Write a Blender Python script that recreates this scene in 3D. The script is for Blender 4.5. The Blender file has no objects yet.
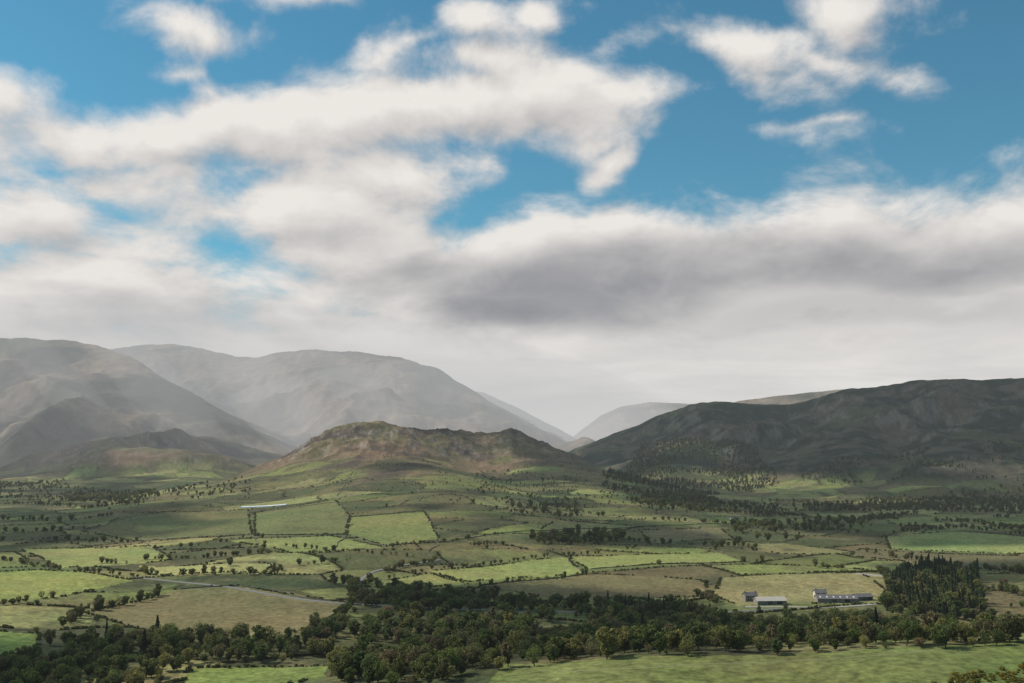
import bpy, math, random, time
import numpy as np
from mathutils import Vector
T0=time.time()
random.seed(7); rng=np.random.default_rng(11)
sc=bpy.context.scene
PITCH=math.radians(6.2); CAMZ=130.0
SUN_EL=math.radians(42); SUNH=(-0.96,0.28)
# ------------------------------------------------------------ noise
PERM=np.random.default_rng(3).permutation(256).astype(np.int64)
PERM=np.concatenate([PERM,PERM])
GA=np.arange(256)*2*np.pi/256*7.0
GX,GY=np.cos(GA),np.sin(GA)
def pn(x,y,seed=0):
    xi=np.floor(x).astype(np.int64); yi=np.floor(y).astype(np.int64)
    xf=x-xi; yf=y-yi
    def g(ix,iy,fx,fy):
        h=PERM[PERM[(ix+seed*37)&255]+((iy+seed*17)&255)]
        return GX[h]*fx+GY[h]*fy
    u=xf*xf*xf*(xf*(xf*6-15)+10); v=yf*yf*yf*(yf*(yf*6-15)+10)
    a=g(xi,yi,xf,yf); b=g(xi+1,yi,xf-1,yf); c=g(xi,yi+1,xf,yf-1); d=g(xi+1,yi+1,xf-1,yf-1)
    return (a+(b-a)*u+(c-a)*v+(a-b-c+d)*u*v)*1.5
def fbm(x,y,o=4,seed=0,r=0.5):
    s=0;a=1;t=0
    for i in range(o):
        s=s+a*pn(x*2**i,y*2**i,seed+i); t+=a; a*=r
    return s/t
def ridged(x,y,o=3,seed=0):
    s=0;a=1;t=0
    for i in range(o):
        s=s+a*(1-np.abs(pn(x*2**i,y*2**i,seed+i))*1.6); t+=a; a*=0.5
    return s/t
def sstep(a,b,x):
    t=np.clip((x-a)/(b-a),0,1); return t*t*(3-2*t)
# ------------------------------------------------------------ survey helpers
def ray(u,v):
    cx=(u-512)/1000; cy=(341.5-v)/1000
    return np.array([cx,math.cos(PITCH)-cy*math.sin(PITCH),math.sin(PITCH)+cy*math.cos(PITCH)])
def P(u,v,y):
    d=ray(u,v); t=y/d[1]; return (d[0]*t,y,CAMZ+d[2]*t)
def C(lst,k=1.0): return [(p[0],p[1],p[2]*k) for p in [P(u,v,y) for (u,v,y) in lst]]
# crest lines of the fells
L1=C([(-420,330,6800),(-150,333,6900),(0,338,7000),(60,340,7000),(95,345,6900),(130,357,6700),(165,378,6500),(205,402,6300),(245,424,6100),(290,446,5900),(330,462,5800)])
L1b=C([(20,345,6900),(60,385,6200),(110,430,5500)],.80)
L2=C([(-300,352,9200),(20,356,9200),(100,352,9200),(140,345,9100),(170,344,9100),(200,349,9000),(235,357,8900),(262,357,8900),(285,352,8900),(315,350,8800),(350,352,8600),(400,358,8400),(440,371,8200),(475,392,8000),(510,412,7900),(545,431,7800),(575,448,7700),(600,462,7700)])
L2b=C([(425,375,8200),(410,395,7400),(400,425,6700),(395,445,6100)],.88)
L2c=C([(310,365,8700),(280,390,7900),(300,422,7000),(318,446,6300)],.88)
L2d=C([(200,365,8700),(205,395,7800),(230,425,7000)],.88)
L3=C([(400,392,10400),(440,385,10400),(485,393,10400),(520,409,10200),(556,428,10000),(590,448,9800),(620,465,9800)])
CC=C([(520,470,11500),(560,448,11500),(580,431,11500),(600,416,11500),(620,407,11400),(650,402,11400),(690,404,11400),(740,412,11200),(800,430,11000)])
CR=C([(640,425,10000),(700,411,10000),(740,401,10000),(800,393,9800),(850,389,9800),(920,388,9800),(1000,392,9800),(1200,390,9800)])
R1=C([(540,468,5000),(575,448,5000),(600,439,5000),(640,426,4900),(665,413,4800),(690,404,4700),(715,402,4700),(745,404,4700),(775,408,4700),(800,416,4600),(840,440,4600)])
R2=C([(740,440,4700),(770,414,4700),(800,402,4600),(822,396,4500),(850,389,4400),(880,387,4400),(915,381,4300),(945,379,4300),(975,381,4300),(1024,378,4200),(1110,374,4100),(1300,366,4000)])
R2b=C([(880,396,4350),(860,418,3900),(850,450,3400)],.9)
R2c=C([(1024,388,4150),(1010,412,3650),(960,445,3200)],.9)
R1b=C([(715,412,4650),(700,432,4150),(670,462,3600)],.9)
R1c=C([(790,412,4600),(775,432,4200),(780,460,3600)],.8)
HH=C([(195,514,2950),(235,494,3050),(268,474,3100),(292,461,3150),(318,440,3200),(340,426,3250),(380,423,3250),(420,429,3250),(450,432,3300),(480,429,3350),(520,432,3350),(548,442,3300),(580,457,3200),(608,473,3100),(640,490,3000),(690,510,2950)])
HH2=C([(360,434,3200),(385,452,2850),(410,467,2450),(430,487,2050),(445,510,1700)],.97)
HH3=C([(520,440,3300),(545,460,2850),(565,482,2400),(585,503,2000)],.93)
HH4=C([(300,462,3000),(285,478,2600),(250,494,2250),(180,508,1950),(110,522,1750)],.97)
HH5=C([(330,510,1800),(380,522,1600),(350,535,1400)],1.0)
SH=[(-40,520,6),(30,470,34),(100,462,41),(200,455,46),(300,450,49),(450,440,53),(700,430,58)]
def ridge(x,y,pts,wf,wb,p,r0=120.,warp=None):
    best=np.zeros_like(x); bs=np.zeros_like(x)
    for (a,b) in zip(pts[:-1],pts[1:]):
        dx,dy=b[0]-a[0],b[1]-a[1]; l2=dx*dx+dy*dy
        t=np.clip(((x-a[0])*dx+(y-a[1])*dy)/l2,0,1)
        ex=x-(a[0]+t*dx); ey=y-(a[1]+t*dy)
        e2=ex*ex+ey*ey
        d=np.sqrt(e2+r0*r0)-r0
        if warp is not None: d=d*warp
        w=wf+(wb-wf)*sstep(-0.5,0.5,ey/(np.sqrt(e2)+60))
        s=np.clip(1-d/w,0,1)
        h=(a[2]+t*(b[2]-a[2]))*s**p
        m=h>best; best=np.where(m,h,best); bs=np.where(m,s,bs)
    return best,bs
def ridgex(x,y,pts,wf,wb,p,r0,warp,sh):
    pa=np.array(pts)
    d0=y-np.interp(x,pa[:,0],pa[:,1])
    xw=x+sh*warp*np.clip(np.abs(d0)/900,0,1)
    yc=np.interp(xw,pa[:,0],pa[:,1]); zc=np.maximum(np.interp(xw,pa[:,0],pa[:,2]),0)
    out=np.maximum(pa[0,0]-xw,0)+np.maximum(xw-pa[-1,0],0)
    zc=zc*np.clip(1-out/600,0,1)
    e=y-yc; d=(np.sqrt(e*e+r0*r0)-r0)*(1+.5*warp)
    s=np.clip(1-d/np.where(e<0,wf,wb),0,1)
    return zc*s**p,s
PW=10.0
# crest, front width, back width, profile, rounding, gully depth, gully length, roughness, seed, group
RID=[(L1,2200,3000,1.35,150,170,800,22,20,'f',1),(L2,2600,2500,1.3,150,170,900,22,24,'f',1),(L3,2200,2500,1.3,150,90,900,10,28,'f',1),(CC,2400,2500,1.2,150,90,900,10,32,'f',1),(CR,2500,2500,1.2,150,90,900,10,36,'f',1),
 (L1b,700,700,1.3,80,70,500,14,21,'f',0),(L2b,800,800,1.3,90,80,600,14,25,'f',0),(L2c,800,800,1.3,90,80,600,14,26,'f',0),(L2d,800,800,1.3,90,80,600,14,27,'f',0),
 (R1,1450,1500,1.1,60,80,420,16,30,'r',1),(R2,1500,1800,1.2,60,110,460,20,31,'r',1),(R1b,500,500,1.1,60,50,300,16,33,'r',0),(R1c,400,400,1.1,60,50,300,16,37,'r',0),(R2b,540,540,1.1,50,70,300,18,34,'r',0),(R2c,600,600,1.1,50,70,300,18,35,'r',0),
 (HH,720,600,1.0,50,0,300,0,40,'h',1),(HH2,400,400,1.1,110,0,300,0,41,'h',0),(HH3,360,360,1.15,80,0,300,0,42,'h',0),(HH4,330,380,1.15,70,0,300,0,43,'h',0),(HH5,260,260,1.2,60,0,300,0,44,'h',0)]
def height(x,y,full=False):
    x=np.asarray(x,float); y=np.asarray(y,float)
    r=np.hypot(x,y)
    acc=np.zeros_like(x); hm=np.zeros_like(x); rr=np.zeros_like(x)
    for pts,wf,wb,p,r0,gd,gl,rg,seed,grp,mode in RID:
        pa=np.array(pts); w=max(wf,wb)*1.9+r0
        m=(x>pa[:,0].min()-w)&(x<pa[:,0].max()+w)&(y>pa[:,1].min()-w)&(y<pa[:,1].max()+w)
        if not m.any(): continue
        xs,ys=x[m],y[m]
        wl=1100. if grp=='f' else 480.
        wn=0.6*pn(xs/wl,ys/wl,seed)+0.4*pn(xs/wl*2.6,ys/wl*2.6,seed+1)
        if mode: h,s=ridgex(xs,ys,pts,wf,wb,p,r0,wn,420. if grp=='f' else (260. if grp=='r' else 90.))
        else: h,s=ridge(xs,ys,pts,wf,wb,p,r0,1+.45*wn)
        if gd:
            kk=np.clip(h/200,0,1)
            h=np.maximum(h+(ridged(xs/gl,ys/gl,4,seed)-0.55)*gd*np.clip(4*s*(1-s),0,1)*kk+fbm(xs/240,ys/240,4,seed+9,.6)*rg*kk,0)
        acc[m]+=(h/100)**PW
        if grp=='h': hm[m]=np.maximum(hm[m],h)
        if grp=='r': rr[m]=np.maximum(rr[m],h)
    z=100*acc**(1/PW)
    m=hm>45
    if m.any():
        crag=sstep(50,150,hm[m]); xs,ys=x[m],y[m]
        z[m]+=crag*((ridged(xs/210,ys/210,3,40)-0.6)*26+(ridged(xs/70,ys/70,3,44)-0.6)*12)
    low=sstep(300,800,r)
    z=z+low*(fbm(x/620,y/620,2,50)*8+fbm(x/210,y/210,2,52)*4)*(1-0.6*sstep(2500,5000,r))
    z=z+127*np.exp(-(r/165)**2)
    m=(r<1400)&(y<900)
    if m.any():
        h,s=ridge(x[m],y[m],SH,330,120,0.55,30)
        z[m]=np.maximum(z[m],h-2+fbm(x[m]/90,y[m]/90,2,60)*1.6)
    if full: return z,hm,rr
    return z
def gp(u,v):
    d=ray(u,v); ys=np.geomspace(200,9000,260)
    for _ in range(2):
        t=ys/d[1]; zz=CAMZ+d[2]*t; hz=height(d[0]*t,ys)
        b=zz<hz
        k=int(np.argmax(b)) if b.any() else len(ys)-1
        if _==0: ys=np.linspace(ys[max(k-1,0)],ys[k],24)
    return (d[0]*t[k],ys[k])
def gpl(l): return np.array([gp(u,v) for u,v in l])
def inpoly(x,y,poly):
    c=np.zeros(x.shape,bool)
    b=(x>=poly[:,0].min())&(x<=poly[:,0].max())&(y>=poly[:,1].min())&(y<=poly[:,1].max())
    xs,ys=x[b],y[b]; cc=np.zeros(xs.shape,bool); n=len(poly); j=n-1
    for i in range(n):
        xi,yi=poly[i]; xj,yj=poly[j]
        if yi!=yj: cc^=((yi>ys)!=(yj>ys))&(xs<(xj-xi)*(ys-yi)/(yj-yi)+xi)
        j=i
    c[b]=cc; return c
# ------------------------------------------------------------ material helpers
def mat(name):
    m=bpy.data.materials.new(name); m.use_nodes=True
    nt=m.node_tree; return m,nt,nt.nodes['Principled BSDF']
def simple(name,col,rough=0.85,nscale=3.0,var=0.25):
    m,nt,b=mat(name)
    tc=nt.nodes.new('ShaderNodeTexCoord'); n=nt.nodes.new('ShaderNodeTexNoise'); n.inputs['Scale'].default_value=nscale; n.inputs['Detail'].default_value=6
    nt.links.new(tc.outputs['Object'],n.inputs['Vector'])
    mx=nt.nodes.new('ShaderNodeMix'); mx.data_type='RGBA'
    mx.inputs[6].default_value=tuple(c*(1-var) for c in col)+(1,); mx.inputs[7].default_value=tuple(min(1,c*(1+var)) for c in col)+(1,)
    nt.links.new(n.outputs['Fac'],mx.inputs[0]); nt.links.new(mx.outputs[2],b.inputs['Base Color'])
    b.inputs['Roughness'].default_value=rough; b.inputs['Specular IOR Level'].default_value=0.2
    return m
def npmesh(name,v,f,mats=(),midx=None,smooth=False):
    v=np.asarray(v,np.float32); f=np.asarray(f,np.int32); k=f.shape[1]
    me=bpy.data.meshes.new(name); me.vertices.add(len(v)); me.vertices.foreach_set('co',v.ravel())
    me.loops.add(f.size); me.loops.foreach_set('vertex_index',f.ravel())
    me.polygons.add(len(f)); me.polygons.foreach_set('loop_start',np.arange(0,f.size,k,dtype=np.int32))
    for m in mats: me.materials.append(m)
    if midx is not None: me.polygons.foreach_set('material_index',np.asarray(midx,np.int32))
    me.update(calc_edges=True)
    me.polygons.foreach_set('use_smooth',np.full(len(f),smooth))
    return me
def link(name,me,loc=(0,0,0),rot=0,scale=1,parent=None):
    o=bpy.data.objects.new(name,me); sc.collection.objects.link(o); o.location=loc; o.rotation_euler=(0,0,rot)
    o.scale=(scale,)*3 if not hasattr(scale,'__len__') else scale
    if parent: o.parent=parent
    return o
# ------------------------------------------------------------ fields
FIELDS=[ # outline as seen, colour
 ([(-40,574),(40,570),(90,573),(135,581),(60,597),(-40,608)],(.22,.245,.070)),
 ([(140,566),(275,564),(262,573),(150,575)],(.30,.30,.115)),
 ([(20,549),(150,546),(172,560),(60,568)],(.22,.235,.08)),
 ([(-40,552),(15,552),(35,567),(-40,570)],(.145,.16,.055)),
 ([(85,613),(180,589),(240,586),(352,603),(330,622),(270,638),(150,632)],(.165,.14,.065)),
 ([(885,536),(960,531),(1060,540),(1060,554),(890,549)],(.195,.23,.08)),
 ([(860,549),(890,551),(1060,557),(1060,572),(940,566),(850,556)],(.125,.11,.055)),
 ([(568,556),(720,553),(745,562),(590,569)],(.21,.23,.075)),
 ([(430,571),(566,557),(586,573),(470,582)],(.22,.24,.078)),
 ([(375,583),(430,573),(470,584),(400,590)],(.20,.205,.07)),
 ([(480,586),(590,574),(700,580),(715,596),(560,600)],(.15,.125,.06)),
 ([(-40,628),(40,634),(36,650),(-40,664)],(.165,.21,.055)),
 ([(82,646),(140,654),(150,658),(90,660)],(.175,.215,.06)),
 ([(190,668),(330,666),(300,683),(250,690),(180,690)],(.165,.21,.055)),
 ([(720,578),(860,573),(885,590),(880,603),(740,606),(715,596)],(.21,.195,.085)),
 ([(230,541),(330,536),(385,548),(290,553)],(.20,.22,.075)),
 ([(80,531),(130,514),(248,509),(252,534),(140,541)],(.12,.125,.052)),
 ([(255,512),(335,500),(350,516),(345,534),(255,536)],(.13,.14,.055)),
 ([(350,517),(424,512),(440,540),(385,546),(347,535)],(.165,.18,.06)),
 ([(560,520),(640,527),(600,534),(540,530)],(.20,.20,.075)),
 ([(640,530),(720,528),(735,540),(650,545)],(.16,.14,.07)),
 ([(800,628),(900,622),(1040,628),(1040,640),(850,643)],(.14,.15,.055)),
 ([(500,664),(700,656),(1100,640),(1100,700),(480,700)],(.130,.158,.048)),
]
FW=[(gpl(l),c) for l,c in FIELDS]
print('t fields',time.time()-T0)
# ------------------------------------------------------------ terrain sheet
def rows():
    r=list(np.linspace(2,350,55)); 
    k=1/350
    while 1/k<1400: k-=6.2e-6; r.append(1/k)
    x=r[-1]
    while x<3800: x+=11; r.append(x)
    while x<9800: x+=19; r.append(x)
    while x<14500: x+=60; r.append(x)
    r+=list(np.linspace(15500,60000,14)); return np.array(r)
R=rows()
th=np.concatenate([np.linspace(-78,-29.5,90),np.linspace(-29.4,29.4,1150),np.linspace(29.5,78,90)])
th=np.radians(th)
RR,TH=np.meshgrid(R,th,indexing='ij')
X=(RR*np.sin(TH)).ravel(); Y=(RR*np.cos(TH)).ravel()
Z,HM,RM=height(X,Y,True)
print('t height',time.time()-T0)
nr,nc=RR.shape
idx=np.arange(nr*nc).reshape(nr,nc)
F=np.stack([idx[:-1,:-1],idx[:-1,1:],idx[1:,1:],idx[1:,:-1]],-1).reshape(-1,4)[:,::-1]
Zg=Z.reshape(nr,nc); 
dzr=np.gradient(Zg,axis=0)/np.gradient(RR,axis=0); dzt=np.gradient(Zg,axis=1)/(np.gradient(TH,axis=1)*RR)
SL=np.hypot(dzr,dzt).ravel()
ca,sa=math.cos(0.35),math.sin(0.35)
def vor(x,y):
    a=(x*ca+y*sa)/145.; b=(-x*sa+y*ca)/100.
    a=a+0.16*pn(x/140,y/140,70); b=b+0.16*pn(x/140,y/140,71)
    ai=np.floor(a).astype(np.int64); bi=np.floor(b).astype(np.int64)
    d1=np.full(a.shape,9e9); d2=d1.copy(); i1=np.zeros(a.shape,np.int64)
    for i in (-1,0,1):
        for j in (-1,0,1):
            h=PERM[PERM[(ai+i)&255]+((bi+j)&255)]
            sx=ai+i+0.5+(GX[h])*0.38; sy=bi+j+0.5+(GY[h])*0.38
            d=np.hypot((a-sx),(b-sy))
            m=d<d1
            d2=np.where(m,d1,np.minimum(d2,d)); i1=np.where(m,h,i1); d1=np.where(m,d,d1)
    return i1,(d2-d1)*60
fid,fed=vor(X,Y)
pal=np.array([(.10,.115,.042),(.14,.155,.055),(.20,.215,.075),(.24,.23,.09),(.13,.11,.055),(.095,.10,.042),(.17,.19,.06),(.11,.108,.045),(.075,.08,.037),(.15,.135,.06),(.065,.075,.033),(.19,.18,.078)])
col=pal[fid%12]*(0.85+0.3*((fid//12)%8)/8)[:,None]
nA=fbm(X/300,Y/300,4,80); nB=fbm(X/60,Y/60,3,84); nC=fbm(X/14,Y/14,2,88); nD=fbm(X/800,Y/800,4,90)
edge=(1-sstep(0.5,5.5,fed+nC*2))[:,None]; col=col*(1-0.5*edge)
infield=np.zeros(len(X),bool)
wx=X+nC*4; wy=Y+nC*5
for poly,c in FW:
    m=inpoly(wx,wy,poly); infield|=m
    col[m]=np.array(c)
rough=sstep(-0.05,0.4,nB+nA*0.8)[:,None]*0.7*np.where(infield,.4,1)[:,None]
col=col*(1-rough)+np.array((.115,.10,.048))*rough
dkp=sstep(.12,.4,fbm(X/130,Y/130,4,110))[:,None]*np.where(infield,.22,.75)[:,None]; col=col*(1-dkp)+np.array((.052,.056,.030))*dkp
tint_=fbm(X/150,Y/150,3,115)[:,None]*np.array((.34,.08,.15))
col=col*(1+tint_)*(1+0.3*nB+0.26*nC)[:,None]
brown=np.array((.145,.098,.062)); olive=np.array((.11,.095,.05)); heath=np.array((.072,.056,.043)); rock=np.array((.20,.185,.165)); grassy=np.array((.135,.125,.062))
t=sstep(-0.3,0.35,nA+0.5*nB)[:,None]; fell=brown*t+olive*(1-t)
t=sstep(-0.05,0.3,fbm(X/190,Y/190,4,95,.5))[:,None]; fell=fell*(1-t)+heath*t
t=sstep(0.05,0.4,fbm(X/420,Y/420,4,97))[:,None]; fell=fell*(1-t)+grassy*t
t=(sstep(0.45,0.9,SL+0.5*nC)*sstep(0.0,0.35,nB+0.2))[:,None]*.6; fell=fell*(1-t)+rock*t
fell=fell*(1+0.5*nB+0.3*nC)[:,None]
ff=sstep(42,95,np.where(HM>30,HM+8,Z)+nA*28+nB*14)
ff=np.where(RR.ravel()<700,0,ff)
gt=sstep(.0,.25,fbm(X/240,Y/400,3,99)+.25-np.clip((HM-60)/100,0,1)*.7)*(HM>30)
ff=ff*(1-.75*gt*(Y<3000))
col=col*(1-ff[:,None])+fell*ff[:,None]
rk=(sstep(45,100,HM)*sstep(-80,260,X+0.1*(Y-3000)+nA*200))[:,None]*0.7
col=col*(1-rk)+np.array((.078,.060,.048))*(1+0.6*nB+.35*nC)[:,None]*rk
rd=sstep(22,70,RM+nA*25+nB*10)[:,None]
dk=np.array((.020,.032,.020)); br=np.array((.066,.060,.042)); gr_=np.array((.056,.064,.035))
q=fbm(X/420,Y/420,5,101,.6)+.10*sstep(300,1400,X)
t=sstep(-0.02,0.18,q+0.25*nB)[:,None]
rc=dk*(1-t)+br*t
t=sstep(.16,.3,fbm(X/300,Y/300,4,103)+.1*nB)[:,None]; rc=rc*(1-t)+gr_*t
t=sstep(.6,1.0,SL+.5*nB+.3*nC)[:,None]*.42*sstep(200,900,X)[:,None]; rc=rc*(1-t)+np.array((.13,.12,.11))*t
rc=rc*(1+0.5*nB+0.4*nC)[:,None]
col=col*(1-rd)+rc*rd
fr=(sstep(4200,5600,RR.ravel())*(1-rd[:,0]))[:,None]
t=sstep(-0.2,0.2,nD+.3*nA)[:,None]
fcol=(np.array((.060,.062,.045))*(1-t)+np.array((.17,.135,.10))*t)*(1+0.5*nA+0.5*nB)[:,None]
col=col*(1-fr*0.85)+fcol*fr*0.85
col=np.clip(col,0.006,0.6)
gm,nt,b=mat('ground_turf')
at=nt.nodes.new('ShaderNodeAttribute'); at.attribute_name='turf'
geo=nt.nodes.new('ShaderNodeNewGeometry')
n1=nt.nodes.new('ShaderNodeTexNoise'); n1.inputs['Scale'].default_value=0.22; n1.inputs['Detail'].default_value=5; n1.inputs['Roughness'].default_value=0.65
nt.links.new(geo.outputs['Position'],n1.inputs['Vector'])
mr=nt.nodes.new('ShaderNodeMapRange'); mr.inputs[1].default_value=.3; mr.inputs[2].default_value=.7; mr.inputs[3].default_value=.5; mr.inputs[4].default_value=1.45
nt.links.new(n1.outputs['Fac'],mr.inputs[0])
vm=nt.nodes.new('ShaderNodeVectorMath'); vm.operation='SCALE'; nt.links.new(at.outputs['Color'],vm.inputs[0]); nt.links.new(mr.outputs[0],vm.inputs['Scale'])
nt.links.new(vm.outputs[0],b.inputs['Base Color']); b.inputs['Roughness'].default_value=0.95; b.inputs['Specular IOR Level'].default_value=0.05
bp=nt.nodes.new('ShaderNodeBump'); bp.inputs['Distance'].default_value=1.5; bp.inputs['Strength'].default_value=0.5
nt.links.new(n1.outputs['Fac'],bp.inputs['Height']); nt.links.new(bp.outputs[0],b.inputs['Normal'])
me=npmesh('terrain',np.stack([X,Y,Z],1),F,[gm],smooth=True)
ca_=me.color_attributes.new('turf','FLOAT_COLOR','POINT')
ca_.data.foreach_set('color',np.concatenate([col,np.ones((len(col),1))],1).astype(np.float32).ravel())
link('terrain',me)
print('t terrain',time.time()-T0)
# ------------------------------------------------------------ tree prototypes
def leafmat(name,cols,trans=0.3,gain=1.0):
    m=bpy.data.materials.new(name); m.use_nodes=True; nt=m.node_tree; nt.nodes.clear()
    out=nt.nodes.new('ShaderNodeOutputMaterial'); oi=nt.nodes.new('ShaderNodeObjectInfo')
    cr=nt.nodes.new('ShaderNodeValToRGB'); e=cr.color_ramp.elements
    while len(e)<len(cols): e.new(.5)
    for i,c in enumerate(cols):
        e[i].position=i/(len(cols)-1)
    for i,c in enumerate(cols): e[i].color=tuple(x*gain for x in c)+(1,)
    nt.links.new(oi.outputs['Random'],cr.inputs[0])
    g=nt.nodes.new('ShaderNodeNewGeometry'); mp=nt.nodes.new('ShaderNodeMapRange'); mp.inputs[3].default_value=.65; mp.inputs[4].default_value=1.4
    nt.links.new(g.outputs['Random Per Island'],mp.inputs[0])
    vs=nt.nodes.new('ShaderNodeVectorMath'); vs.operation='SCALE'; nt.links.new(cr.outputs[0],vs.inputs[0]); nt.links.new(mp.outputs[0],vs.inputs['Scale'])
    d=nt.nodes.new('ShaderNodeBsdfDiffuse'); t=nt.nodes.new('ShaderNodeBsdfTranslucent'); mx=nt.nodes.new('ShaderNodeMixShader'); mx.inputs[0].default_value=trans
    for s in (d,t): nt.links.new(vs.outputs[0],s.inputs['Color'])
    nt.links.new(d.outputs[0],mx.inputs[1]); nt.links.new(t.outputs[0],mx.inputs[2]); nt.links.new(mx.outputs[0],out.inputs[0]); return m
M_leaf=leafmat('broadleaf_foliage',[(.045,.060,.022),(.085,.105,.030),(.050,.058,.022),(.15,.135,.045),(.055,.072,.026),(.12,.09,.050),(.055,.075,.027),(.10,.105,.038)],.4,1.7)
M_con=leafmat('conifer_foliage',[(.028,.042,.024),(.04,.055,.026),(.03,.048,.024)],0.15,1.3)
M_hed=leafmat('hedge_foliage',[(.05,.058,.024),(.07,.08,.030),(.06,.055,.026)],0.25,1.4)
M_gor=leafmat('gorse_flower',[(.26,.20,.03),(.10,.11,.03),(.20,.16,.03)],0.2)
M_bark=simple('bark',(.09,.07,.05),0.95)
def tube(a,b,ra,rb,n=6):
    a=np.array(a,float); b=np.array(b,float); d=b-a; d/=np.linalg.norm(d)
    u=np.cross(d,[0.3,1,0.2]); u/=np.linalg.norm(u); w=np.cross(d,u)
    an=np.arange(n)*2*np.pi/n; ring=np.cos(an)[:,None]*u+np.sin(an)[:,None]*w
    v=np.concatenate([a+ring*ra,b+ring*rb]); i=np.arange(n); j=(i+1)%n
    return v,np.stack([i,j,j+n,i+n],1)
def leaves(c,nrm,size,r):
    n=len(c); t=r.normal(size=(n,3)); u=np.cross(nrm,t); u/=np.linalg.norm(u,axis=1)[:,None]+1e-9
    w=np.cross(nrm,u); s=size[:,None]
    k=r.uniform(.6,1.1,(n,1))
    v=np.stack([c-u*s-w*s*k*.6,c+u*s*.7-w*s*k,c+u*s+w*s*.7*k,c-u*s*.6+w*s*k],1).reshape(-1,3)
    return v,np.arange(4*n).reshape(n,4)
def asm(name,parts,mats):
    V=[];Fc=[];M=[];o=0
    for (v,f,m) in parts: V.append(v);Fc.append(f+o);M.append(np.full(len(f),m));o+=len(v)
    return npmesh(name,np.concatenate(V),np.concatenate(Fc),mats,np.concatenate(M))
def broad(seed,h=11.,wd=4.6,dens=110,nb=16,low=.25):
    r=np.random.default_rng(seed); parts=[]
    top=h*.55; lean=r.normal(0,.3,2)
    v,f=tube((0,0,-1.0),(lean[0],lean[1],top),.32,.16); parts.append((v,f,0))
    for i in range(nb):
        a=i*2.4+r.uniform(-.5,.5); q=(i+.5)/nb; zz=h*(low+(.93-low)*q)
        prof=math.sin(math.pi*min(1,(.18+.82*(1-q))**.8)*.98)*.9+.12
        rad=wd*prof*r.uniform(.35,.85)*(0.3 if i>nb-2 else 1)
        c=np.array([math.cos(a)*rad+lean[0],math.sin(a)*rad+lean[1],zz])
        s=r.uniform(.20,.42)*wd*(.75+.4*prof)
        if i%2==0:
            v,f=tube((lean[0]*.7,lean[1]*.7,max(h*.15,zz-h*.25)),c,.12,.04,5); parts.append((v,f,0))
        n=int(dens*r.uniform(.7,1.2)); d=r.normal(size=(n,3)); d/=np.linalg.norm(d,axis=1)[:,None]
        rr=s*r.uniform(.45,1.25,n)**.7
        p=c+d*rr[:,None]*np.array([1,1,.8]); nn=d+r.normal(0,.55,(n,3)); nn/=np.linalg.norm(nn,axis=1)[:,None]
        v,f=leaves(p,nn,r.uniform(.20,.46,n)*h/11,r); parts.append((v,f,1))
    return parts
def conifer(seed,h=16.,wd=3.2):
    r=np.random.default_rng(seed); parts=[]
    v,f=tube((0,0,-1),(0,0,h*.97),.28,.03); parts.append((v,f,0))
    n=1500; q=r.uniform(0.06,1,n)**.85; lay=np.floor(q*13)/13; fr=(q*13)%1
    rad=wd*(1-q)**.85*(1.05-.5*fr)*r.uniform(.3,1,n)**.5+.1; a=r.uniform(0,6.28,n)
    rad*=1+.22*np.sin(a*3+lay*40)
    p=np.stack([np.cos(a)*rad,np.sin(a)*rad,h*q-rad*.25],1)
    nn=np.stack([np.cos(a)*.5,np.sin(a)*.5,np.full(n,.9)],1)+r.normal(0,.4,(n,3)); nn/=np.linalg.norm(nn,axis=1)[:,None]
    v,f=leaves(p,nn,r.uniform(.25,.5,n),r); parts.append((v,f,1)); return parts
def bush(seed,h=2.2,wd=1.8):
    r=np.random.default_rng(seed); parts=[]
    v,f=tube((0,0,-.5),(0,0,h*.6),.1,.05,5); parts.append((v,f,0))
    for i in range(6):
        c=np.array([r.uniform(-.6,.6)*wd,r.uniform(-.6,.6)*wd,h*r.uniform(.3,.75)]); n=40
        d=r.normal(size=(n,3)); d/=np.linalg.norm(d,axis=1)[:,None]
        p=c+d*(r.uniform(.5,1.1,n)*wd*.5)[:,None]; nn=d+r.normal(0,.5,(n,3)); nn/=np.linalg.norm(nn,axis=1)[:,None]
        v,f=leaves(p,nn,r.uniform(.15,.32,n),r); parts.append((v,f,1))
    return parts
protos=bpy.data.collections.new('plant_library')
TM=[]
specs=[('broadleaf_tree',broad(1),M_leaf),('broadleaf_tree',broad(2,12,5.2,110,18,.2),M_leaf),('broadleaf_tree',broad(3,10,5,100,15,.3),M_leaf),('broadleaf_tree',broad(4,13,4.2,100,18,.2),M_leaf),('broadleaf_tree',broad(5,9,4.4,60,13,.2),M_leaf),
 ('conifer_tree',conifer(6),M_con),('conifer_tree',conifer(7,18,3.6),M_con),('gorse_bush',bush(8,1.8,1.8),M_gor),('hedge_bush',bush(9),M_hed),('hedge_bush',bush(10,2.6,1.6),M_hed)]
for nm,pt,mm in specs:
    m_=asm(nm,pt,[M_bark,mm]); TM.append(m_); protos.objects.link(bpy.data.objects.new(nm,m_))
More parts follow.
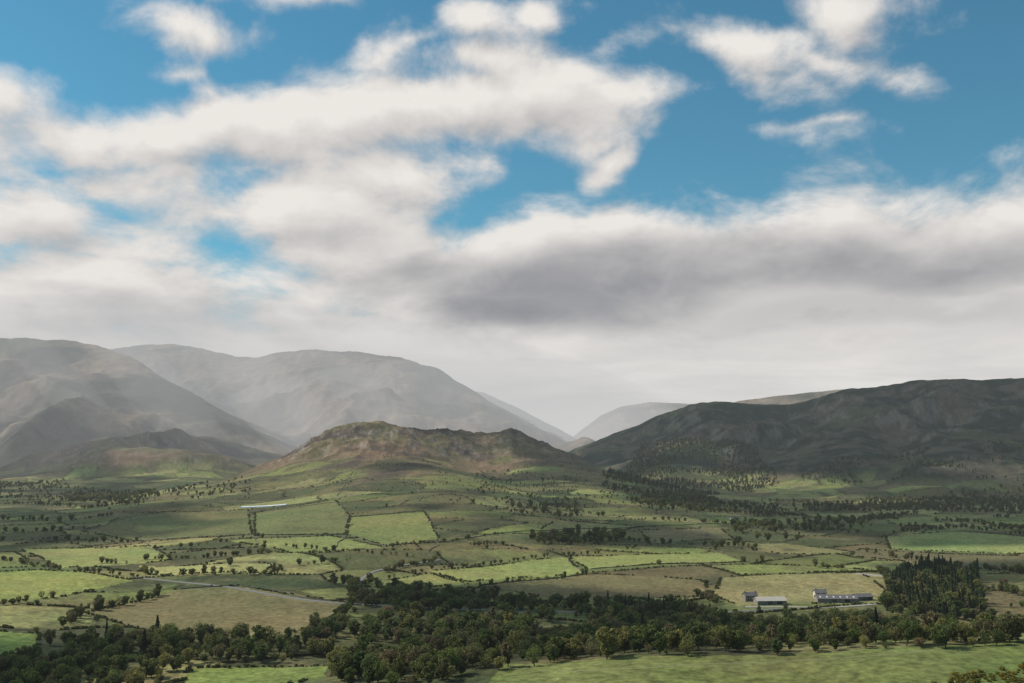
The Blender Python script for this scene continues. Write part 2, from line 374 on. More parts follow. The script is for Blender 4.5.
def scatter(name,xy,kind,scl):
    xy=np.asarray(xy,float); n=len(xy); z=height(xy[:,0],xy[:,1])-0.25
    me=bpy.data.meshes.new(name); me.vertices.add(n); me.vertices.foreach_set('co',np.column_stack([xy,z]).astype(np.float32).ravel())
    a=me.attributes.new('kind','INT','POINT'); a.data.foreach_set('value',np.asarray(kind,np.int32))
    r=np.zeros((n,3),np.float32); r[:,2]=rng.uniform(0,6.28,n); r[:,:2]=rng.normal(0,.05,(n,2))
    a=me.attributes.new('rot','FLOAT_VECTOR','POINT'); a.data.foreach_set('vector',r.ravel())
    s=np.asarray(scl)[:,None]*rng.uniform(.8,1.2,(n,3)); a=me.attributes.new('scl','FLOAT_VECTOR','POINT'); a.data.foreach_set('vector',s.astype(np.float32).ravel())
    o=link(name,me); g=bpy.data.node_groups.new(name+'_scatter','GeometryNodeTree')
    g.interface.new_socket('Geometry',in_out='INPUT',socket_type='NodeSocketGeometry'); g.interface.new_socket('Geometry',in_out='OUTPUT',socket_type='NodeSocketGeometry')
    gi=g.nodes.new('NodeGroupInput'); go=g.nodes.new('NodeGroupOutput'); ip=g.nodes.new('GeometryNodeInstanceOnPoints'); ci=g.nodes.new('GeometryNodeCollectionInfo')
    ci.inputs[0].default_value=protos; ci.inputs[1].default_value=True; ci.inputs[2].default_value=True
    ip.inputs['Pick Instance'].default_value=True
    g.links.new(gi.outputs[0],ip.inputs['Points']); g.links.new(ci.outputs[0],ip.inputs['Instance'])
    for nm_,ty,so in (('kind','INT','Instance Index'),('rot','FLOAT_VECTOR','Rotation'),('scl','FLOAT_VECTOR','Scale')):
        na=g.nodes.new('GeometryNodeInputNamedAttribute'); na.data_type=ty; na.inputs[0].default_value=nm_
        g.links.new(na.outputs[0],ip.inputs[so])
    g.links.new(ip.outputs[0],go.inputs[0]); md=o.modifiers.new('scatter','NODES'); md.node_group=g; return o
def fill(px,spacing,keep=1.0,clump=0.0,cs=70.):
    poly=gpl(px); x0,y0=poly.min(0); x1,y1=poly.max(0)
    gx,gy=np.meshgrid(np.arange(x0,x1,spacing),np.arange(y0,y1,spacing)); gx=gx.ravel()+rng.uniform(-.5,.5,gx.size)*spacing; gy=gy.ravel()+rng.uniform(-.5,.5,gy.size)*spacing
    m=inpoly(gx,gy,poly)&(rng.random(gx.size)<keep)
    if clump: m&=fbm(gx/cs,gy/cs,3,120)>clump-0.3
    return np.column_stack([gx[m],gy[m]])
def along(px,step,jit=2.0,world=False,gap=0.0):
    p=np.asarray(px) if world else gpl(px); out=[]
    for a,b_ in zip(p[:-1],p[1:]):
        l=np.hypot(*(b_-a)); n=max(1,int(l/step)); t=(np.arange(n)+rng.random(n))/n
        q=a+(b_-a)*t[:,None]+rng.normal(0,jit,(n,2)); out.append(q)
    q=np.concatenate(out)
    if gap: q=q[fbm(q[:,0]/40,q[:,1]/40,2,130)>gap-.35]
    return q
WOODS=[
 ([(345,588),(400,596),(480,601),(620,606),(700,613),(730,620),(800,623),(880,622),(1040,628),(1040,634),(880,630),(790,632),(700,634),(600,642),(520,652),(500,662),(430,662),(340,650),(300,640),(330,622),(352,604)],8.2,.92,.14),
 ([(40,634),(85,640),(150,634),(270,640),(340,650),(430,662),(500,662),(520,675),(470,690),(330,690),(335,664),(190,666),(150,662),(60,668),(38,655)],8.0,.92,.14),
 ([(-40,664),(36,652),(90,662),(185,670),(175,692),(-40,692)],8,.9,.1),
 ([(500,646),(620,636),(700,632),(800,632),(1040,640),(1040,646),(700,656),(520,668)],8.0,.93,.06),
 ([(532,536),(590,534),(622,534),(625,541),(560,546),(530,543)],10,.95,0),
 ([(640,497),(700,494),(725,506),(700,514),(650,510)],14,.9,.1),
 ([(730,527),(800,520),(872,520),(872,528),(800,532),(735,535)],12,.6,.1),
 ([(800,504),(900,500),(1040,500),(1040,512),(900,512),(810,512)],15,.8,.15),
 ([(60,494),(150,492),(160,500),(70,502)],16,.8,.1),
 ([(-30,478),(60,482),(62,488),(-30,487)],20,.9,.1),
 ([(480,500),(560,505),(610,515),(560,520),(500,512)],14,.45,.25),
]
pts=[];kd=[];sl=[]
def addp(p,kinds,lo,hi):
    n=len(p)
    if n==0: return
    pts.append(p); kd.append(rng.choice(kinds,n)); sl.append(rng.uniform(lo,hi,n))
for px,s_,k_,c_ in WOODS: addp(fill(px,s_,k_,c_),[0,1,2,3,4]*20+[5],.4,1.08)
addp(fill([(890,585),(905,575),(940,566),(978,580),(985,612),(930,618),(886,612)],6.5,.9,.02,25),[5,6,5,1,3],.55,1.05)
addp(fill([(600,606),(700,611),(720,617),(640,622)],10,.4),[5,6],.5,.75)
LANE=[(135,577),(200,584),(262,593),(335,603),(400,607),(470,610),(560,612),(650,614),(720,613),(780,609)]
for l,st,lo,hi in (([(330,583),(380,590),(440,597),(480,600)],5,.6,1.0),([(0,560),(60,570),(140,578)],6,.3,.65),([(60,597),(0,606)],6,.4,.8),
  ([(100,563),(140,566),(150,576),(270,575),(290,566),(350,560)],6,.35,.75),([(285,553),(230,556),(140,560)],6,.35,.7),([(180,590),(90,612),(60,630),(40,634)],6,.5,.9),
  ([(350,603),(360,590),(372,578),(400,568),(450,560)],6,.4,.8),([(700,596),(720,604)],5,.5,.8),([(890,604),(893,590),(880,572)],7,.5,.9),
  ([(470,546),(530,544)],7,.4,.7),([(625,541),(700,546),(760,548)],7,.35,.75),([(0,520),(60,522),(120,515)],9,.5,.9),([(0,505),(80,508),(150,503)],11,.5,.9),
  ([(180,548),(230,542)],7,.5,.8),([(885,533),(960,528),(1030,536)],7,.4,.8),([(870,553),(940,565),(1030,574)],6,.4,.8),([(960,580),(1030,600)],6,.5,.9),([(985,570),(1040,575)],7,.5,.8),
  ([(640,548),(560,556),(430,570),(370,583)],9,.3,.6),([(890,614),(940,618),(1000,622)],5,.6,1.0),([(-30,541),(60,540),(130,543)],7,.35,.7),([(640,519),(720,524),(800,535)],8,.4,.7),([(0,532),(80,531)],9,.5,.8),
  ([(745,562),(800,566),(860,571)],7,.35,.7),([(480,586),(560,580),(590,574)],8,.3,.6),([(385,548),(450,542),(500,534)],8,.3,.6),([(255,546),(330,551),(420,558)],8,.3,.6)):
    addp(along(l,st,2.0,gap=.18),[0,1,2,3,4],lo,hi)
n=22000; sy=1/rng.uniform(1/2600,1/700,n); sx=rng.uniform(-.62,.62,n)*sy; q=np.column_stack([sx,sy]); i_,e_=vor(sx,sy); hz=height(sx,sy)
cl=fbm(sx/130,sy/130,3,140)
q=q[(((e_<1.3)&(cl>.16))|((cl>.5)&(rng.random(n)<.5)))&(hz<60)]
for poly,c in FW: q=q[~inpoly(q[:,0],q[:,1],poly)]
addp(q,[0,1,2,3,4],.2,.6)
q=fill([(440,500),(480,470),(600,486),(640,505),(560,520)],14,.6,.36); addp(q,[0,2,4],.3,.6)
q=fill([(-30,478),(250,476),(250,500),(-30,505)],18,.7,.40,150); addp(q,[0,1,2,3],.45,.8)
q=fill([(600,484),(1040,484),(1040,503),(640,505)],16,.75,.3,150); addp(q,[0,1,2,3,5],.45,.9)
q=fill([(640,505),(1040,510),(1040,530),(760,530)],10,.8,.55,110); addp(q,[0,1,2,3],.4,.7)
q=fill([(280,490),(330,462),(560,455),(620,486),(560,500),(360,492)],14,.5,.46,90); addp(q,[0,2,4],.22,.45)
q=fill([(600,478),(640,445),(760,450),(780,484),(640,486)],17,.95,.1,260); addp(q,[0,1,5,6,3],.6,1.0)
q=fill([(800,470),(900,455),(1040,450),(1040,486),(800,486)],20,.9,.36,220); addp(q,[0,1,5,3],.6,.9)
pts=np.concatenate(pts);kd=np.concatenate(kd);sl=np.concatenate(sl)
print('TREES',len(pts),time.time()-T0)
scatter('woodland',pts,kd,sl)
hq=[];n=1000000
ys=1/rng.uniform(1/2800,1/560,n); xs=rng.uniform(-.6,.6,n)*ys
i_,e_=vor(xs,ys); m=(e_<.6); xs,ys,i_=xs[m],ys[m],i_[m]; hz,hm_,rm_=height(xs,ys,True)
ok=(hz<70)&(rm_<30)&(fbm(xs/120,ys/120,2,133)>-.15)
for poly,c in FW: ok&=~inpoly(xs,ys,poly)
hq.append(np.column_stack([xs[ok],ys[ok]]))
for poly,c in FW[:-1]:
    if poly[:,1].max()<2000: hq.append(along(np.vstack([poly,poly[:1]]),2.0,.8,world=True,gap=.22))
hq=np.concatenate(hq); print('HEDGE',len(hq))
scatter('hedgerow',hq,rng.choice([8,9],len(hq)),rng.uniform(.3,.95,len(hq)))
q=fill([(940,676),(1040,664),(1040,692),(930,692)],2.4,.7,.12,12); scatter('gorse_thicket',q,np.full(len(q),7),rng.uniform(.4,.9,len(q)))
for (u,v,k,s) in ((722,548,1,.95),(738,545,0,1.1),(757,540,2,1.15),(768,541,1,1.0),(786,540,3,.95),(797,541,0,.9),(230,566,1,.8),(660,566,2,.7)):
    g_=gp(u,v); link('broadleaf_tree',TM[k],(g_[0],g_[1],float(height(np.array([g_[0]]),np.array([g_[1]]))[0])-.2),rng.uniform(0,6),s)
# ------------------------------------------------------------ dry stone walls
M_wall=simple('wall_stone',(.12,.12,.09),.95,1.2,.5)
def strip(p,step):
    out=[p[0]]
    for a,b_ in zip(p[:-1],p[1:]):
        n=max(1,int(np.hypot(*(b_-a))/step))
        for i in range(1,n+1): out.append(a+(b_-a)*i/n)
    return np.array(out)
def wall(px):
    p=strip(gpl(px),7.0); d=np.gradient(p,axis=0); d/=np.linalg.norm(d,axis=1)[:,None]+1e-9; nn=np.stack([-d[:,1],d[:,0]],1)
    p=p+nn*(pn(p[:,0]/60,p[:,1]/60,150)*9)[:,None]
    z=height(p[:,0],p[:,1]); k=len(p); ht=1.0+rng.normal(0,.15,k)
    V=np.concatenate([np.column_stack([p+nn*.38,z-1]),np.column_stack([p+nn*.25,z+ht]),np.column_stack([p-nn*.25,z+ht]),np.column_stack([p-nn*.38,z-1])])
    i=np.arange(k-1); Fs=np.concatenate([np.stack([i+a*k,i+1+a*k,i+1+(a+1)*k,i+(a+1)*k],1) for a in range(3)])
    link('dry_stone_wall',npmesh('dry_stone_wall',V,Fs,[M_wall]))
for l in ([(82,531),(130,516),(185,510)],[(256,536),(262,546)],[(250,513),(335,502),(345,484),(352,468)],[(335,502),(350,517),(346,535),(330,550)],
  [(350,517),(424,511),(480,518),(540,528)],[(424,511),(420,492),(400,474)],[(424,511),(440,540),(430,560)],[(252,535),(346,535),(385,547),(450,541),(500,533),(560,530)],
  [(130,541),(200,538),(252,535)],[(130,516),(140,541),(160,556)],[(420,492),(470,493),(520,514)],[(566,556),(588,574)],[(588,574),(480,586)],[(590,569),(745,562)],[(180,589),(240,586),(352,603)],[(560,530),(640,527),(720,524)],[(720,553),(700,530),(680,515)]): wall(l)
# ------------------------------------------------------------ road and tracks
M_road=simple('road_asphalt',(.16,.155,.145),.9,.4,.15); M_track=simple('track_gravel',(.30,.27,.22),.95,.4,.2); M_path=simple('path_trodden',(.19,.18,.09),.95,.4,.3)
def lane(name,px,w,m,off=.35):
    p=strip(gpl(px),4.0)
    for _ in range(6): p[1:-1]=(p[:-2]+p[2:]+2*p[1:-1])/4
    d=np.gradient(p,axis=0); d/=np.linalg.norm(d,axis=1)[:,None]+1e-9; nn=np.stack([-d[:,1],d[:,0]],1)
    a=p+nn*w/2; b_=p-nn*w/2; za=height(a[:,0],a[:,1]);zb=height(b_[:,0],b_[:,1]); z=np.maximum(za,zb)+off; k=len(p)
    V=np.concatenate([np.column_stack([a+nn*.8,za-.5]),np.column_stack([a,z]),np.column_stack([b_,z]),np.column_stack([b_-nn*.8,zb-.5])]); i=np.arange(k-1)
    Fs=np.concatenate([np.stack([i+q*k,i+(q+1)*k,i+1+(q+1)*k,i+1+q*k],1) for q in range(3)])
    link(name,npmesh(name,V,Fs,[m]))
lane('country_road',LANE,4.5,M_road)
lane('country_road',[(350,603),(362,592),(360,580),(372,572),(400,566),(440,560)],5,M_road)
lane('farm_track',[(745,607),(790,607),(830,608),(880,604)],4.5,M_track)
lane('farm_track',[(856,574),(872,575),(888,577)],11,M_track)
lane('footpath',[(560,672),(640,669),(700,664),(790,661),(860,657),(960,650)],.8,M_path,.06)
M_cov=simple('crop_fleece',(.72,.74,.76),.6,.1,.05)
gc=gp(264,506.5); lane_pts=[(gc[0]-42,gc[1]-6),(gc[0],gc[1]),(gc[0]+42,gc[1]+6)]
_g=gpl; gpl=lambda l: np.array(l,float)
lane('crop_cover',lane_pts,22,M_cov,.8)
gpl=_g
# ------------------------------------------------------------ farm buildings
M_white=simple('whitewash',(.50,.45,.38),.9,.8,.12); M_stone=simple('house_stone',(.22,.19,.16),.95,1.0,.3); M_slate=simple('roof_slate',(.13,.125,.12),.7,.7,.25)
M_fib=simple('roof_fibre_cement',(.42,.38,.33),.9,.3,.15); M_glass=simple('window_glass',(.03,.035,.04),.2,1,.1); M_sky=simple('rooflight_panel',(.6,.58,.54),.4,1,.05); M_door=simple('door_paint',(.08,.09,.08),.6)
def box(name,x0,x1,y0,y1,z0,z1,m,par):
    v=[(x,y,z) for x in (x0,x1) for y in (y0,y1) for z in (z0,z1)]
    f=[(0,1,3,2),(4,6,7,5),(0,4,5,1),(2,3,7,6),(0,2,6,4),(1,5,7,3)]
    return link(name,npmesh(name,v,f,[m]),parent=par)
def building(name,u,v,rot,L,W,Hh,rh,mw,mr_,kind):
    g_=gp(u,v); z=float(height(np.array([g_[0]]),np.array([g_[1]]))[0])
    e=bpy.data.objects.new(name,None); sc.collection.objects.link(e); e.location=(g_[0],g_[1],z); e.rotation_euler=(0,0,math.radians(rot))
    l,w=L/2,W/2
    V=[(-l,-w,-2),(l,-w,-2),(l,w,-2),(-l,w,-2),(-l,-w,Hh),(l,-w,Hh),(l,w,Hh),(-l,w,Hh),(-l,0,Hh+rh),(l,0,Hh+rh)]
    me=bpy.data.meshes.new('walls'); me.from_pydata(V,[],[(0,1,5,4),(2,3,7,6),(1,2,6,9,5),(3,0,4,8,7)]); me.materials.append(mw); link('walls',me,parent=e)
    ov=.5; t=.25; sl_=rh/w
    V=[];
    for s in (-1,1):
        for xx in (-l-ov,l+ov):
            V+=[(xx,s*(w+ov),Hh-ov*sl_+.05),(xx,0,Hh+rh+.05),(xx,0,Hh+rh+.05+t),(xx,s*(w+ov),Hh-ov*sl_+.05+t)]
    Fs=[]
    for b0 in (0,8): Fs+=[(b0,b0+1,b0+5,b0+4),(b0+3,b0+2,b0+6,b0+7),(b0,b0+3,b0+7,b0+4),(b0,b0+1,b0+2,b0+3),(b0+4,b0+5,b0+6,b0+7)]
    link('roof',npmesh('roof',V,Fs,[mr_]),parent=e)
    if kind=='house':
        n=max(2,int(L/4))
        for i in range(n):
            xx=-l+L*(i+.5)/n
            for k,zz in enumerate((1.0,3.6)):
                if zz+1.2>Hh: continue
                if k==0 and i==n//2: box('door',xx-.55,xx+.55,-w-.06,-w+.02,0,2.1,M_door,e)
                else: box('window',xx-.5,xx+.5,-w-.05,-w+.02,zz,zz+1.2,M_glass,e)
        for s in (-1,1): box('chimney',s*(l-.7)-.5,s*(l-.7)+.5,-.45,.45,Hh+rh-1,Hh+rh+1.3,mw,e)
    else:
        n=int(L/5) if kind=='barn' else 0
        for i in range(n):
            xx=-l+L*(i+.5)/n; y0,y1=-w*.75,-w*.4
            V=[(xx-.6,y0,Hh+rh*(1+y0/w)+.36),(xx+.6,y0,Hh+rh*(1+y0/w)+.36),(xx+.6,y1,Hh+rh*(1+y1/w)+.36),(xx-.6,y1,Hh+rh*(1+y1/w)+.36)]
            link('rooflight',npmesh('rooflight',V,[(0,1,2,3)],[M_sky]),parent=e)
        box('barn_door',-l*.3,-l*.3+4.2,-w-.1,-w+.02,0,min(3.4,Hh-.4),M_door,e); box('barn_door',l*.35,l*.35+4.2,-w-.1,-w+.02,0,min(3.4,Hh-.4),M_glass,e)
building('farm_barn',770,604,4,25,12,3.4,2.4,M_stone,M_fib,'shed')
building('farm_barn',836,602,-3,34,12,3.4,2.6,M_stone,M_slate,'barn')
building('farm_barn',862,600,12,16,9,3.2,2.2,M_stone,M_slate,'shed')
building('farmhouse',750,601,10,11,7,5.0,2.4,M_stone,M_slate,'house')
building('farmhouse',820,598,0,10,7,5.0,2.4,M_white,M_slate,'house')
building('cottage',735,521,5,16,8,5,2.8,M_white,M_slate,'house')
building('cottage',92,499,0,18,9,5.2,2.8,M_white,M_slate,'house')
# ------------------------------------------------------------ haze
def haze_glow(name,me,sig,L,loc=(0,0,0),scale=(1,1,1),rot=(0,0,0)):
    m=bpy.data.materials.new(name+'_air'); m.use_nodes=True; nt=m.node_tree; nt.nodes.clear(); out=nt.nodes.new('ShaderNodeOutputMaterial')
    a=nt.nodes.new('ShaderNodeVolumeAbsorption'); a.inputs['Color'].default_value=(0,0,0,1); a.inputs['Density'].default_value=sig
    e=nt.nodes.new('ShaderNodeEmission'); e.inputs[0].default_value=L+(1,); e.inputs[1].default_value=sig  # the volume's own glow stands in for sunlight scattered in the air
    s=nt.nodes.new('ShaderNodeAddShader'); nt.links.new(a.outputs[0],s.inputs[0]); nt.links.new(e.outputs[0],s.inputs[1]); nt.links.new(s.outputs[0],out.inputs['Volume'])
    me.materials.append(m); o=link(name,me); o.location=loc; o.scale=scale; o.rotation_euler=rot; return o
v=[(x,y,z) for x in (-16000,16000) for y in (-1500,15000) for z in (-200,1100)]
haze_glow('haze_glow',npmesh('haze_glow',v,[(0,1,3,2),(4,6,7,5),(0,4,5,1),(2,3,7,6),(0,2,6,4),(1,5,7,3)]),2.4e-5,(.50,.54,.56))
import bmesh
def ball(s=5):
    bm=bmesh.new(); bmesh.ops.create_icosphere(bm,subdivisions=s,radius=1); me=bpy.data.meshes.new('haze_glow'); bm.to_mesh(me); bm.free(); return me
haze_glow('haze_glow',ball(),1.6e-4,(.53,.53,.54),(-2700,7600,0),(4200,3600,1200))
haze_glow('haze_glow',ball(),1.05e-4,(.66,.65,.63),(-300,8800,0),(2600,3400,900))
SD=Vector((SUNH[0]*math.cos(SUN_EL),SUNH[1]*math.cos(SUN_EL),math.sin(SUN_EL))); SE=SD.to_track_quat('Z','Y').to_euler()
for x,y,z,r_,l_ in ((-1900,5400,430,150,640),(-1330,5600,400,190,600),(-800,5800,380,120,560),(-2500,5600,470,120,560)):
    haze_glow('haze_glow',ball(4),4.2e-4,(.66,.65,.61),(x,y,z),(r_,r_,l_),SE)  # glowing ellipsoids along the sun direction imitate shafts of light
# ------------------------------------------------------------ broken cloud sheet added out of view to shade the dale
OFF=(SUNH[0]*4000/math.tan(SUN_EL),SUNH[1]*4000/math.tan(SUN_EL))
def NT(nt):
    class K: pass
    k=K()
    def m(op,a,b=None,c=None,clamp=False):
        n=nt.nodes.new('ShaderNodeMath'); n.operation=op; n.use_clamp=clamp
        for i,x in enumerate((a,b,c)):
            if x is None: continue
            if isinstance(x,(int,float)): n.inputs[i].default_value=x
            else: nt.links.new(x,n.inputs[i])
        return n.outputs[0]
    def ell(vec,cx,cy,rx,ry,rot=0):
        n=nt.nodes.new('ShaderNodeMapping'); n.vector_type='TEXTURE'; n.inputs[1].default_value=(cx,cy,0); n.inputs[2].default_value=(0,0,rot); n.inputs[3].default_value=(rx,ry,1)
        nt.links.new(vec,n.inputs[0]); l=nt.nodes.new('ShaderNodeVectorMath'); l.operation='LENGTH'; nt.links.new(n.outputs[0],l.inputs[0])
        return m('SUBTRACT',1.0,l.outputs['Value'])
    def noise(vec,scale,detail=6,rough=.55,dist=0,color=False):
        n=nt.nodes.new('ShaderNodeTexNoise'); n.noise_dimensions='3D'; n.inputs['Scale'].default_value=scale; n.inputs['Detail'].default_value=detail; n.inputs['Roughness'].default_value=rough; n.inputs['Distortion'].default_value=dist
        nt.links.new(vec,n.inputs['Vector']); return n.outputs['Color'] if color else n.outputs['Fac']
    def comb(x,y,z=0.0):
        n=nt.nodes.new('ShaderNodeCombineXYZ')
        for i,q in enumerate((x,y,z)):
            if isinstance(q,(int,float)): n.inputs[i].default_value=q
            else: nt.links.new(q,n.inputs[i])
        return n.outputs[0]
    def step(a,b,x):
        n=nt.nodes.new('ShaderNodeMapRange'); n.interpolation_type='SMOOTHSTEP'; n.inputs[1].default_value=a; n.inputs[2].default_value=b; nt.links.new(x,n.inputs[0]); return n.outputs[0]
    def vop(op,a,b):
        n=nt.nodes.new('ShaderNodeVectorMath'); n.operation=op; nt.links.new(a,n.inputs[0])
        if isinstance(b,tuple): n.inputs[1].default_value=b
        else: nt.links.new(b,n.inputs[1])
        return n.outputs[0]
    def mixc(f,a,b):
        n=nt.nodes.new('ShaderNodeMix'); n.data_type='RGBA'; nt.links.new(f,n.inputs[0])
        for i,q in ((6,a),(7,b)):
            if isinstance(q,tuple): n.inputs[i].default_value=q+(1,)
            else: nt.links.new(q,n.inputs[i])
        return n.outputs[2]
    k.m,k.ell,k.noise,k.comb,k.step,k.vop,k.mixc=m,ell,noise,comb,step,vop,mixc; return k
cm=bpy.data.materials.new('shadow_cloud_mask'); cm.use_nodes=True; nt=cm.node_tree; nt.nodes.clear()
k=NT(nt); g=nt.nodes.new('ShaderNodeNewGeometry'); gv=k.vop('ADD',g.outputs['Position'],(-OFF[0],-OFF[1],-4000))
n=k.noise(gv,1/520,3,.5)
val=k.m('SUBTRACT',n,.47); val=k.m('MULTIPLY',val,3.4)
for cx,cy,rx,ry,s in ((2300,4300,2100,1700,.75),(450,2800,420,650,.45),(900,2000,800,450,.55),(-2600,4700,1500,800,.5),
    (-450,1250,420,350,-.6),(-480,3000,380,600,-1.2),(90,1150,330,200,-.8),(560,1300,250,130,-.7),(250,430,500,80,-.6),(-300,2000,350,350,-.45),(-50,750,250,60,-.5)):
    e=k.m('MAXIMUM',k.ell(gv,cx,cy,rx,ry),0.0); val=k.m('MULTIPLY_ADD',k.m('MINIMUM',k.m('MULTIPLY',e,2.0),1.0),s,val)
al=k.m('MULTIPLY',k.step(-.02,.18,val),.88)
out=nt.nodes.new('ShaderNodeOutputMaterial'); tr=nt.nodes.new('ShaderNodeBsdfTransparent'); tl=nt.nodes.new('ShaderNodeBsdfTranslucent'); tl.inputs[0].default_value=(.85,.85,.85,1); mx=nt.nodes.new('ShaderNodeMixShader')
nt.links.new(al,mx.inputs[0]); nt.links.new(tr.outputs[0],mx.inputs[1]); nt.links.new(tl.outputs[0],mx.inputs[2]); nt.links.new(mx.outputs[0],out.inputs[0])
link('shadow_cloud',npmesh('shadow_cloud',[(-9500,500,4000),(3500,500,4000),(3500,7700,4000),(-9500,7700,4000)],[(0,1,2,3)],[cm]))
# ------------------------------------------------------------ sky
w=bpy.data.worlds.new('World'); sc.world=w; w.use_nodes=True; nt=w.node_tree; nt.nodes.clear(); k=NT(nt)
try: w.cycles.sampling_method='MANUAL'; w.cycles.sample_map_resolution=512
except Exception as ex: print(ex)
tc=nt.nodes.new('ShaderNodeTexCoord'); sp=nt.nodes.new('ShaderNodeSeparateXYZ'); nt.links.new(tc.outputs['Generated'],sp.inputs[0])
dx,dy,dz=sp.outputs
az=k.m('ARCTAN2',dx,dy); hr=k.m('SQRT',k.m('ADD',k.m('MULTIPLY',dx,dx),k.m('MULTIPLY',dy,dy)))
el=k.m('MINIMUM',k.m('DIVIDE',k.m('MAXIMUM',dz,0.0),k.m('MAXIMUM',hr,.05)),4.0)
base=k.comb(az,el)
def AE(u,v):
    d=ray(u,v); return math.atan2(d[0],d[1]), d[2]/math.hypot(d[0],d[1])
BL=[(215,33,66,20,-5),(160,68,24,10,0),(290,-6,50,12,0),
 (5,105,85,30,-15),(60,150,120,44,-10),(90,190,110,36,0),(15,215,90,36,0),
 (160,140,120,36,4),(250,130,130,44,5),(370,116,140,48,5),(460,105,130,48,0),(550,92,110,44,-3),(630,86,55,18,0),
 (460,20,66,38,0),(410,40,60,26,25),(480,62,90,42,0),(540,12,40,14,0),
 (225,215,110,38,0),(320,200,140,54,5),(405,180,85,44,5),(390,240,150,46,0),(120,238,130,22,0),
 (612,160,24,46,-25),(600,135,40,20,20),
 (660,32,46,18,0),(715,48,88,26,-25),(760,80,62,22,-20),(842,22,62,46,-20),(815,62,95,20,-20),(820,128,36,7,-8),
 (60,300,280,60,0),(760,296,500,108,2),(560,270,260,76,0),(660,260,200,66,0),(450,290,190,62,0),(980,250,230,76,3),(300,345,420,54,0),(1000,310,200,70,0)]
def mask(vec):
    acc=None
    for u,v,ru,rv,rot in BL:
        a,e=AE(u,v); q=k.m('MULTIPLY',k.ell(vec,a,e,ru/1000,rv/1000,math.radians(rot)),min(1.7,rv/40*.9+.12)); acc=q if acc is None else k.m('SMOOTH_MAX',acc,q,.3)
    return acc
def density(a_,e_,hi=True):
    ee=k.m('MULTIPLY',k.m('LOGARITHM',k.m('ADD',e_,.16),math.e),.62)
    nv=k.comb(a_,ee,0.37)
    wv=k.noise(nv,9.0,2,.5,0,True)
    vec=k.vop('ADD',k.comb(a_,e_),k.vop('MULTIPLY',k.vop('SUBTRACT',wv,(.5,.5,.5)),(.12,.05,0)))
    n1=k.noise(nv,8.0,9 if hi else 4,.58,.2)
    lowp=k.m('MINIMUM',k.m('MULTIPLY',k.m('SUBTRACT',.15,e_),22.0),1.4)
    M=k.m('SMOOTH_MAX',k.m('MAXIMUM',mask(vec),-.9),lowp,.2)
    D=k.m('MULTIPLY_ADD',k.m('SUBTRACT',n1,.5),3.0,M)
    return D,nv,n1
D,nv,n1=density(az,el)
D2,_,_=density(k.m('ADD',az,-.014),k.m('ADD',el,.026),False)
alpha=k.step(-.24,.70,D)
diff=k.m('SUBTRACT',k.m('MINIMUM',D,1.2),k.m('MINIMUM',D2,1.2))
lit=k.m('MULTIPLY_ADD',diff,.36,.80)
lit=k.m('MULTIPLY_ADD',k.m('SUBTRACT',n1,.5),.45,lit)
dark=None
wv=k.noise(nv,6.0,4,.5,0,True); dvec=k.vop('ADD',base,k.vop('MULTIPLY',k.vop('SUBTRACT',wv,(.5,.5,.5)),(.25,.06,0)))
for u,v,ru,rv,s in ((560,288,290,62,1.0),(720,262,380,56,.95),(900,262,280,54,.85),(900,310,340,32,.4),(130,300,300,26,.35),(330,240,120,26,.3),(60,232,130,18,.3),(500,125,160,20,.25),(230,160,130,18,.25),(250,325,300,14,.25)):
    a,e=AE(u,v); q=k.m('MULTIPLY',k.step(.0,.75,k.ell(dvec,a,e,ru/1000,rv/1000)),s); dark=q if dark is None else k.m('SMOOTH_MAX',dark,q,.15)
dark=k.m('MULTIPLY',k.m('MINIMUM',dark,1.0),k.m('MULTIPLY_ADD',n1,1.3,.3))
lit=k.m('SUBTRACT',lit,k.m('MULTIPLY',dark,.70))
st=k.noise(k.comb(az,k.m('MULTIPLY',el,7.0),1.3),4.5,5,.55,.3)
lowf=k.step(.135,.05,el) 
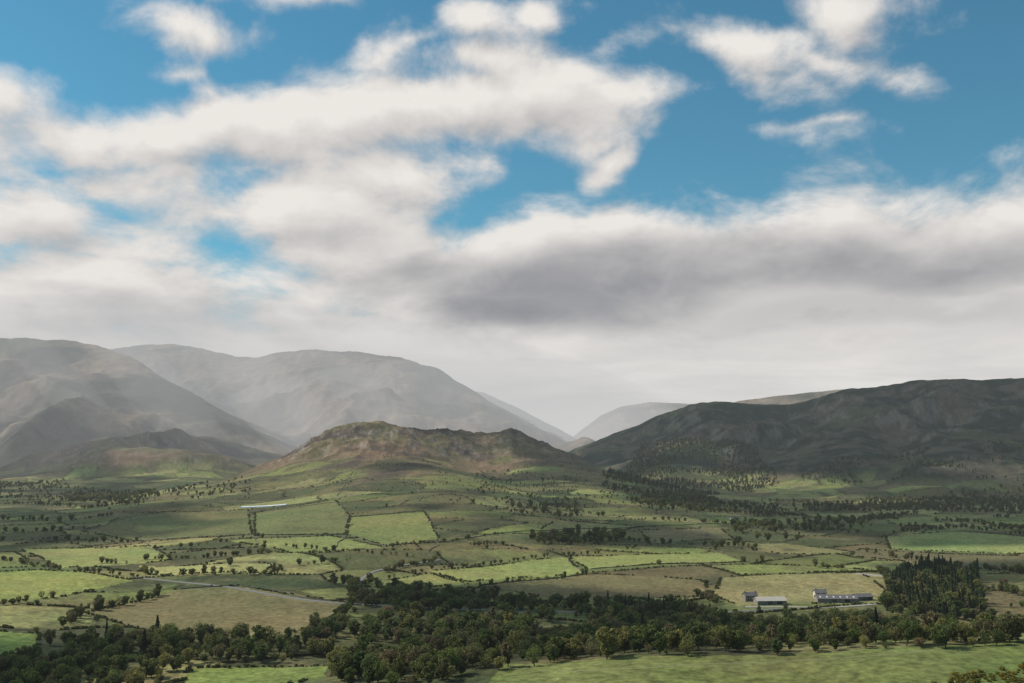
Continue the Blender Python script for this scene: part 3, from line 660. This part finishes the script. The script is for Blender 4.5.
lit=k.m('ADD',k.m('MULTIPLY',lit,k.m('SUBTRACT',1.0,k.m('MULTIPLY',lowf,.8))),k.m('MULTIPLY',lowf,k.m('MULTIPLY_ADD',k.m('SUBTRACT',st,.5),1.4,.70)))
lit=k.m('MINIMUM',k.m('MAXIMUM',lit,0.0),1.0)
cc=k.mixc(lit,(.25,.25,.275),(.86,.82,.775))
sky=nt.nodes.new('ShaderNodeTexSky'); sky.sky_type='NISHITA'; sky.sun_disc=False; sky.sun_elevation=SUN_EL; sky.sun_rotation=math.atan2(SUNH[0],SUNH[1])%(2*math.pi)
sky.air_density=1.0; sky.dust_density=.3; sky.ozone_density=2.0
b1=nt.nodes.new('ShaderNodeBackground'); b1.inputs[1].default_value=.095
tint=nt.nodes.new('ShaderNodeVectorMath'); tint.operation='MULTIPLY'; tint.inputs[1].default_value=(.38,.98,1.0); nt.links.new(sky.outputs[0],tint.inputs[0]); nt.links.new(tint.outputs[0],b1.inputs[0])
b2=nt.nodes.new('ShaderNodeBackground'); nt.links.new(cc,b2.inputs[0]); b2.inputs[1].default_value=1.0
ms=nt.nodes.new('ShaderNodeMixShader'); wo=nt.nodes.new('ShaderNodeOutputWorld')
nt.links.new(alpha,ms.inputs[0]); nt.links.new(b1.outputs[0],ms.inputs[1]); nt.links.new(b2.outputs[0],ms.inputs[2]); nt.links.new(ms.outputs[0],wo.inputs[0])
# ------------------------------------------------------------ sun, camera
sl_=bpy.data.lights.new('sun','SUN'); sl_.energy=5.0; sl_.angle=math.radians(.5); sl_.color=(1,.93,.82)
so=bpy.data.objects.new('sun',sl_); sc.collection.objects.link(so)
so.rotation_euler=SE
cd=bpy.data.cameras.new('camera'); co=bpy.data.objects.new('camera',cd); sc.collection.objects.link(co); co.location=(0,0,CAMZ); co.rotation_euler=(math.pi/2+PITCH,0,0)
cd.sensor_width=36; cd.lens=36*1000/1024; cd.clip_start=.5; cd.clip_end=120000; sc.camera=co
sc.view_settings.view_transform='Standard'; sc.view_settings.look='None'; sc.view_settings.exposure=0
print('t end',time.time()-T0)
